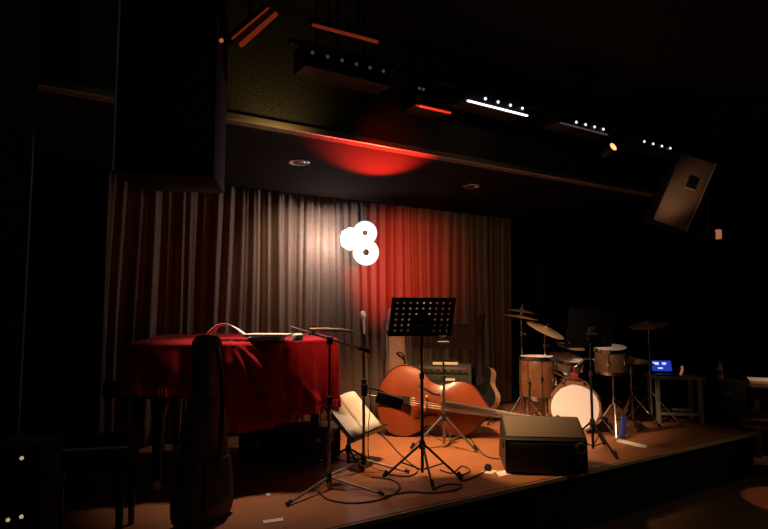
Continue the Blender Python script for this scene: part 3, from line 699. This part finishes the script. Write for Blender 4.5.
tag(o, 'tiny glowing light on the small table behind the laptop', 'lamp', None, ptb+Matrix.Rotation(camyaw, 3, 'Z') @ Vector((.10, .05, .488)), camyaw)
# dark case with a bottle
pfc = spot(717, 6.5)
fc = thing('flight_case', 'black equipment case at the right end of the stage under the bottle', 'case', pfc, camyaw+R(-14))
MB().box((0, 0, .205), (.40, .36, .37), bev=.008).build('body', 'black_plastic', fc)
for sx in (-1, 1):
    for sz in (.03, .385): MB().box((sx*.2, 0, sz), (.02, .37, .02), bev=.004).build('corner_trim', 'black_metal', fc)
for sx in (-1, 1): MB().box((sx*.14, 0, .01), (.06, .3, .02)).build('foot', 'rubber', fc)
MB().box((0, -.185, .25), (.10, .012, .06), bev=.004).build('latch', 'steel_dull', fc)
bo = thing('water_bottle', 'small pale bottle with red label standing on the black case', 'bottle', pfc+Vector((0, 0, .396)), camyaw)
MB().lathe([(.0, 0), (.03, 0), (.032, .01), (.032, .12), (.026, .15), (.013, .175), (.013, .19)], 20).build('body', 'bottle_plastic', bo)
MB().lathe([(.0325, .05), (.0335, .052), (.0335, .10), (.0325, .102)], 20, cap=False).build('paper_label', 'red_plastic', bo)
MB().lathe([(.015, .188), (.015, .205), (.0, .207)], 14).build('cap', 'white_plastic', bo)

# table and chair past the right end of the stage, on the floor
ptt = at_d(786, 309, 6.35); ptt.z = 0
tt = thing('bar_table', 'dark table at the right edge beyond the stage with papers on it', 'table', ptt, camyaw+R(-20))
MB().box((0, 0, .755), (.9, .6, .03), bev=.006).build('table_top', 'wood_dark', tt)
for sx in (-1, 1):
    for sy in (-1, 1): MB().box((sx*.40, sy*.25, .37), (.05, .05, .74), bev=.004).build('leg', 'wood_dark', tt)
MB().box((0, -.27, .69), (.8, .02, .09)).box((0, .27, .69), (.8, .02, .09)).build('apron', 'wood_dark', tt, smooth=False)
o = MB().box((0, 0, .025), (.42, .24, .045), rotm('X', 3), bev=.005).build('paper_stack', 'paper')
tag(o, 'pale stack of papers on the dark table at the right edge', 'paper', None, ptt-RT*.20+FW*.04+Vector((0, 0, .779)), camyaw+R(-25))
pcc = at_d(758, 309, 5.75); pcc.z = 0
cc = thing('dining_chair', 'dark chair with brown seat beyond the right end of the stage', 'chair', pcc, camyaw+R(160))
MB().box((0, 0, .455), (.42, .40, .04), bev=.012).build('seat', 'wood_mid', cc)
for sx in (-1, 1):
    MB().tube([(sx*.18, -.17, .44), (sx*.185, -.18, 0)], [.018, .014], 8).build('leg', 'wood_dark', cc)
    MB().tube([(sx*.185, .18, 0), (sx*.18, .17, .45), (sx*.175, .22, .62)], [.014, .018, .013], 8).build('back_leg', 'wood_dark', cc)
MB().box((0, .215, .59), (.36, .02, .08), bev=.006).build('backrest', 'wood_dark', cc)

# ------------------------------------------------------------------ hanging loudspeakers
pl = at_d(170, 309, 2.85)
zb, zt = at_d(170, 184, 2.85).z, 3.30
sl_ = thing('hanging_loudspeaker', 'large black loudspeaker hanging from the ceiling at upper left', 'loudspeaker', (pl.x, pl.y, zb), camyaw+R(9))
hh = zt-zb
MB().box((0, .0, hh/2), (.46, .42, hh), bev=.01).build('cabinet', 'stage_black', sl_)
MB().box((0, -.215, hh/2), (.42, .01, hh-.05), bev=.003).build('grille', 'grille', sl_)
MB().box((-.232, -.212, hh/2), (.010, .012, hh-.02), bev=.002).build('edge_trim', 'trim_grey', sl_)
for sx in (-1, 1): MB().tube([(sx*.15, 0, hh), (sx*.15, 0, ZC-zb-.02)], .01, 8).build('hanging_rod', 'black_metal', sl_)
MB().box((0, 0, ZC-zb-.011), (.40, .10, .02)).build('ceiling_plate', 'black_metal', sl_)

pr_ = at_d(684, 192, 5.0)
sr = thing('angled_loudspeaker', 'brown fronted loudspeaker hanging tilted downward at upper right', 'loudspeaker', pr_, 0)
sr.rotation_euler = (R(-14), R(19), face_yaw(pr_)+R(-24))
sr.rotation_euler = (R(8), R(22), face_yaw(pr_)+R(22))
MB().box((0, .16, 0), (.32, .30, .66), bev=.012).build('cabinet', 'stage_black', sr)
MB().box((-.005, .0, 0), (.29, .02, .64), bev=.004).build('front_baffle', 'speaker_box', sr)
MB().box((.153, -.004, 0), (.014, .03, .655), bev=.004).build('edge_trim', 'nosing', sr)
MB().box((.03, -.012, .10), (.085, .012, .10), bev=.006).build('horn', 'black_plastic', sr)
MB().box((.03, -.014, .045), (.09, .016, .012), bev=.003).build('horn_lip', 'nosing', sr)
rz_ = sr.rotation_euler.to_matrix().inverted()
up_l = rz_ @ Vector((0, 0, ZC-pr_.z-.02)); 
MB().tube([Vector((0, .16, .30)), Vector((0, .16, 0))+up_l], .014, 8).build('ceiling_bracket', 'black_metal', sr)

# ------------------------------------------------------------------ stage lights
YL = 2.95
def yz(px, py, Y=YL): return on_y(px, py, Y)
# lighting pipe
z_p = EYE.z+.285*YL/sin(YAW)
zpipe = min(ZC-.12, z_p)
pA_, pB_ = on_y(290, 30, YL+.1), on_y(690, 150, YL+.1)
lpz = thing('lighting_pipe', 'black pipe under the ceiling carrying the row of stage lights', 'pipe', ((pA_.x+pB_.x)/2, YL+.1, zpipe))
hw = (pB_.x-pA_.x)/2
MB().tube([(-hw, 0, 0), (hw, 0, 0)], .022, 12).build('tube', 'black_metal', lpz)
for k in range(4): MB().tube([(-hw*.85+hw*.566*k, 0, 0), (-hw*.85+hw*.566*k, 0, ZC-zpipe)], .010, 8).build('hanger', 'black_metal', lpz)
def led_bar(label, a, b, dots, dm, strip, sm, group):
    """a,b: pixel ends of the lit lip; dots: pixel ends of the lens row"""
    A, B = yz(*a), yz(*b); D0, D1 = yz(*dots[0]), yz(*dots[1])
    c = (A+B)/2; w = B.x-A.x; zl = (A.z+B.z)/2; zd = (D0.z+D1.z)/2
    t = thing('stage_light', label, 'stage light', (c.x, YL, zl), 0, group)
    MB().box((0, .10, .09), (w+.03, .18, .16), bev=.008).build('housing', 'black_plastic', t)
    for k in range(len(strip and [0] or [])): MB().box((0, -.005, .0), (w, .016, .011), bev=.003).build('lit_lip', sm, t)
    n_ = dots[2]
    for k in range(n_):
        q = D0+(D1-D0)*(k/(n_-1)); MB().lathe([(.0, 0), (.011, 0), (.010, .006), (.004, .009)], 14, m4((q.x-c.x, .008, zd-zl), rx=90)).build('lens', dm, t)
    for sx in (-1, 1): MB().tube([(sx*w*.3, .135, .16), (sx*w*.3, .135, ZC-zl)], .008, 8).build('yoke', 'black_metal', t)
    return t
led_bar('stage light with four white lenses over a bright white lip, centre of the pipe', (467, 103), (527, 114), ((486, 99.5), (523, 107), 4), 'led_pale', True, 'led_white', 'stage lights on the pipe')
led_bar('stage light with four white lenses over a half lit lip, right of the brightest one', (560, 124), (607, 134), ((577, 122), (604, 129), 4), 'led_pale', True, 'led_dim', 'stage lights on the pipe')
led_bar('stage light with four small lenses and no lit lip, rightmost on the pipe', (640, 146), (676, 154), ((645, 141.5), (671, 148), 4), 'led_pale', False, 'led_dim', 'stage lights on the pipe')
led_bar('stage light with a row of six dim lenses, leftmost on the pipe', (308, 66), (390, 88), ((313, 52), (384, 71), 6), 'led_dim', False, 'led_dim', 'stage lights on the pipe')
led_bar('stage light with glowing red lower edge, just left of the white lipped one', (419, 104), (450, 115), ((420, 88), (424, 89), 2), 'led_dim', True, 'led_red', 'stage lights on the pipe')
# red batten
A, B = on_y(313, 25, YL-.12), on_y(378, 42, YL-.12); c = (A+B)/2
t = thing('red_light_bar', 'long slim bar light glowing red under the ceiling above the dim lenses', 'stage light', c)
MB().tube([A-c, B-c], .010, 10).build('tube', 'led_red_dim', t)
MB().box((0, .03, .025), (B.x-A.x+.06, .05, .05), bev=.006).build('housing', 'black_plastic', t)
for x in (-.1, .1): MB().tube([(x, .03, .04), (x, .03, ZC-c.z)], .008, 8).build('hanger', 'black_metal', t)
# slanted red fixture at upper left
A, B = at_d(241, 45, 2.9), at_d(276, 14, 3.2); c = (A+B)/2
t = thing('slanted_light', 'slanted red glowing light fixture at the top beside the large black loudspeaker', 'stage light', c)
MB().tube([A-c, B-c], .013, 10).build('tube', 'led_red_dim', t)
MB().tube([A-c+Vector((-.06, .02, .02)), B-c+Vector((-.06, .02, .02))], .028, 10).build('housing', 'black_plastic', t)
MB().tube([A-c+Vector((-.05, -.005, .02)), B-c+Vector((-.05, -.005, .02))], .006, 8).build('reflector_edge', 'led_red_dim', t)
MB().tube([Vector((-.05, .02, .02)), Vector((-.05, .02, ZC-c.z))], .010, 8).build('hanger', 'black_metal', t)
o = thing('lamp_clip', 'tiny glinting lamp beside the slanted red light at the top', 'lamp', at_d(221, 41, 2.75))
MB().lathe([(0, 0), (.010, 0), (.010, .012), (0, .016)], 12, m4((0, 0, 0), rx=90)).build('bulb', 'lamp_dim', o)
MB().tube([(0, .015, 0), (0, .015, ZC-o.location.z)], .006, 6).build('hanger', 'black_metal', o)
# amber lamp
q = on_y(613, 147, YL+.08)
t = thing('amber_spotlight', 'small glowing amber spotlight between the two right hand stage lights', 'stage light', q)
MB().lathe([(0, .0), (.034, .0), (.036, .006), (.0, .012)], 18, m4((0, 0, 0), rx=68)).build('lens', 'lamp_amber', t)
MB().lathe([(.04, .0), (.045, -.03), (.04, -.12), (.025, -.14)], 18, m4((0, 0, 0), rx=68)).build('housing', 'black_plastic', t)
MB().tube([(0, .06, .02), (0, .06, zpipe-q.z)], .008, 8).build('yoke', 'black_metal', t)
# small lamp under the right loudspeaker
q = at_d(712, 234, 5.6)
t = thing('wall_lamp', 'small lamp with glowing orange end below the tilted loudspeaker', 'lamp', q, camyaw)
MB().tube([(-.16, 0, -.035), (.06, 0, -.035)], .008, 8).build('bracket', 'steel_dull', t)
MB().lathe([(.0, .0), (.025, .0), (.03, .02), (.03, .09), (.0, .1)], 16, m4((.065, 0, -.05))).build('lamp_end', 'lamp_dim', t)
MB().box((-.04, .04, .0), (.16, .09, .07), bev=.01).build('housing', 'black_plastic', t)
MB().tube([(0, .05, .03), (0, .05, ZC-q.z)], .009, 8).build('hanger', 'black_metal', t)
# recessed downlights in the soffit
for (px, py, lab) in ((299, 162, 'unlit round downlight recessed in the dark underside over the stage, left one'), (472, 186, 'unlit round downlight recessed in the dark underside over the stage, right one')):
    q = on_z(px, py, ZS+.01)
    t = thing('downlight', lab, 'lamp', q, 0, 'recessed downlights over the stage')
    MB().lathe([(.055, .003), (.085, .003), (.09, -.004), (.080, -.010), (.058, -.006), (.055, .003)], 28, cap=False).build('ring', 'steel_dull', t)
    MB().lathe([(.0, .0), (.056, .0), (.05, -.004), (0, -.006)], 24).build('lens', 'black_gloss', t)

# ------------------------------------------------------------------ glowing sign
YS = 5.02
c = on_y(359, 243, YS); kx = (on_y(369, 243, YS)-on_y(359, 243, YS)).length/10*.0+ (on_y(359, 253, YS)-on_y(359, 243, YS)).length/10
sg = thing('neon_sign', 'white glowing double loop sign with a burst beside it in front of the curtain', 'sign', c, face_yaw(c)*.9)
ring = lambda cx_, cz_, rx_, rz2: [((cx_+rx_*cos(a))*kx, 0, (cz_+rz2*sin(a))*kx) for a in [2*PI*k/36 for k in range(36)]]
tb_ = MB().tube(ring(6, 10.3, 7.3, 7.3), 4.7*kx, 12, closed=True).tube(ring(7, -9.2, 8.0, 8.3), 4.9*kx, 12, closed=True)
tb_.build('glowing_loops', 'neon', sg)
st = MB()
for k in range(7):
    a = 2*PI*k/7+.45; st.tube([(-8.5*kx, 0, 4*kx), ((-8.5+9.5*cos(a))*kx, 0, (4+11*sin(a))*kx)], [6*kx, 4.2*kx], 10)
st.lathe([(0, -4*kx), (7.5*kx, -3*kx), (8.5*kx, 0), (7.5*kx, 3*kx), (0, 4*kx)], 20, m4((-9.5*kx, 0, 4*kx), rx=90))
st.build('glowing_burst', 'neon', sg)
for x in (-9.5*kx, 6*kx): MB().tube([(x, 0, 12*kx), (x, 0, ZS+.01-c.z)], .002, 6).build('hanging_wire', 'black_metal', sg)

# ------------------------------------------------------------------ things lying on the stage
def cable(label, pts, r=.005):
    P = [on_z(px, py, ST+.006) for px, py in pts]; c = P[0].copy(); c.z = ST
    o = MB().tube([v-c for v in bez(P, 8)], r, 6).build('cable', 'cable')
    return tag(o, label, 'cable', 'cables on the stage floor', c)
cable('black cable looping on the floor in front of the boom microphone stand', [(318, 492), (330, 500), (356, 503), (385, 498), (400, 488), (392, 480), (372, 477)])
cable('black cable running from the low stand across to the front music stand', [(372, 428), (385, 438), (398, 452), (410, 463), (418, 470), (408, 476), (385, 474)])
cable('black cable curving along the stage front below the music stands', [(385, 496), (410, 492), (430, 493), (450, 491), (462, 486), (448, 484), (432, 489)])
cable('black cable tangled on the floor between the front stand and the wedge', [(440, 470), (452, 473), (462, 466), (470, 471), (458, 477), (466, 480), (480, 474), (487, 470)])
cable('thin black cable wandering from behind the stands to the wedge', [(452, 440), (468, 437), (476, 446), (486, 456), (500, 459)], .004)
q = on_z(488, 471); o = thing('cable_plug', 'black round plug lying on the stage beside the wedge', 'plug', q, camyaw)
MB().lathe([(.0, 0), (.018, .002), (.027, .02), (.026, .036), (.014, .05), (0, .052)], 16).build('body', 'rubber', o)
MB().tube([(-.03, -.02, .008), (0, 0, .012)], .006, 8).build('prong', 'chrome', o)
def slip(label, corners, th=.003, m='paper', name='paper_slip'):
    P = [on_z(px, py, ST+.001) for px, py in corners]; c = sum(P, Vector())/len(P); c.z = ST+.001
    o = MB().prism([v-c for v in P], (0, 0, th)).build(name, m, smooth=False); return tag(o, label, 'paper', None, c)
slip('white paper slip lying just left of the wedge monitor', [(499, 477), (512, 474), (508, 470), (496, 472)])
slip('small pale slip right behind the black plug by the wedge', [(481, 472.5), (492, 474.5), (497, 471), (488, 469.5)])
slip('pale strip lying at the front left of the stage floor', [(264, 524), (283, 521), (283, 518), (263, 521)])
slip('tiny pale scrap on the floor under the covered piano', [(266, 496), (271, 495.5), (270, 493), (266, 493.5)])
slip('long pale strip on the floor right of the drum kit', [(616, 441.5), (645, 448.5), (648, 446), (619, 439)])

# ------------------------------------------------------------------ light
def aim(o, tgt): o.rotation_euler = (Vector(tgt)-o.location).to_track_quat('-Z', 'Y').to_euler()
def lamp(kind, name, loc, e, col, **k):
    l = bpy.data.lights.new(name, kind); l.energy = e; l.color = col
    for a, b in k.items(): setattr(l, a, b)
    o = bpy.data.objects.new(name, l); COL.objects.link(o); o.location = loc; return o
warm = (1, .58, .28)
key = lamp('SPOT', 'warm_spotlight', (2.45, 3.62, 2.74), 540, warm, spot_size=R(74), spot_blend=1.0, shadow_soft_size=.08)
aim(key, on_z(450, 441))
kit = lamp('SPOT', 'drum_spotlight', (2.05, 2.7, 3.1), 560, (1, .66, .47), spot_size=R(31), spot_blend=1.0, shadow_soft_size=.06)
aim(kit, on_z(560, 400, ST+.3))
pno = lamp('SPOT', 'piano_spotlight', (2.2, 2.6, 3.0), 165, (1, .6, .42), spot_size=R(33), spot_blend=1.0, shadow_soft_size=.06)
aim(pno, on_piano(300, 4.55))
ptop = lamp('SPOT', 'piano_top_fill', (1.2, 3.8, 2.74), 135, (1, .72, .58), spot_size=R(62), spot_blend=1.0, shadow_soft_size=.06)  # extra unseen spot added to brighten the cloth from above
aim(ptop, on_piano(262, 4.0))
cur_r = lamp('SPOT', 'curtain_right_fill', (2.85, 4.1, 2.66), 17, (1, .62, .33), spot_size=R(84), spot_blend=1.0, shadow_soft_size=.04)  # unseen spot added to lift the curtain's right end
aim(cur_r, on_y(482, 290, YC))
front_fill = lamp('POINT', 'front_fill_light', (-.6, -1.2, 3.2), 4.5, (.85, 1, .68), shadow_soft_size=.2)  # unseen fill light added behind the camera to lift dark edges
cur_l = lamp('SPOT', 'curtain_fill', (2.15, 4.45, 2.66), 24, (1, .68, .42), spot_size=R(72), spot_blend=1.0, shadow_soft_size=.05)  # unseen spot added to graze the folds from the sign's side
aim(cur_l, on_y(290, 262, YC))
sgl = lamp('POINT', 'sign_glow', on_y(333, 240, YC-.26), 17, (1, .80, .84), shadow_soft_size=.04)
red = lamp('SPOT', 'red_wash', on_y(405, 262, YC-1.25), 190, (1, .035, .016), spot_size=R(64), spot_blend=1, shadow_soft_size=.04)  # unseen red spot added; its wash partly stands in for lens flare
aim(red, on_y(392, 268, YC))
rup = lamp('SPOT', 'red_flare_fill', on_y(380, 235, 4.5), 1300, (1, .025, .012), spot_size=R(52), spot_blend=1, shadow_soft_size=.04)  # unseen spot added, mostly imitating red lens flare on the soffit
aim(rup, on_z(378, 165, ZS))
rdb = lamp('SPOT', 'red_bar_beam', on_y(400, 150, YK-.5)+Vector((0, 0, -.1)), 3, (1, .05, .02), spot_size=R(60), spot_blend=1, shadow_soft_size=.03)
aim(rdb, on_y(385, 152, YK))
upl = lamp('SPOT', 'bulkhead_bounce', on_y(290, 125, YK-.22)+Vector((0, 0, -.18)), 3.2, (1, .72, .32), spot_size=R(110), spot_blend=1, shadow_soft_size=.05)  # added spot standing in for warm bounce off the stage
aim(upl, on_y(275, 95, YK))
spl = lamp('SPOT', 'loudspeaker_fill', (4.2, 3.0, 2.0), 16, (1, .6, .36), spot_size=R(24), spot_blend=1, shadow_soft_size=.05)  # unseen spot added to brighten the tilted loudspeaker's front
aim(spl, pr_)
flr = lamp('SPOT', 'floor_pool', on_z(803, 503, 0)+Vector((0, 0, 3.4)), 230, (1, .30, .15), spot_size=R(15), spot_blend=.12, shadow_soft_size=.02)  # unseen spot added to draw the reddish round patch on the floor
aim(flr, on_z(803, 503, 0))
brl = lamp('SPOT', 'table_fill', ptt+Vector((-.5, -.5, 2.7)), 70, (1, .6, .38), spot_size=R(34), spot_blend=1, shadow_soft_size=.05)  # unseen spot added to brighten the papers on the dark table
aim(brl, ptt-RT*.25-FW*.15+Vector((0, 0, .7)))
fl2 = lamp('SPOT', 'floor_fill', (5.6, .3, 3.4), 42, (1, .72, .45), spot_size=R(62), spot_blend=1, shadow_soft_size=.1)  # unseen spot added to lift the dark floor before the stage
aim(fl2, on_z(680, 525, 0))
w = bpy.data.worlds.new('world'); S.world = w; w.use_nodes = True
w.node_tree.nodes['Background'].inputs[0].default_value = (.5, .6, .5, 1); w.node_tree.nodes['Background'].inputs[1].default_value = .007
S.view_settings.view_transform = 'Standard'; S.view_settings.look = 'None'; S.view_settings.gamma = 1; S.view_settings.exposure = 0
S.view_settings.use_curve_mapping = False
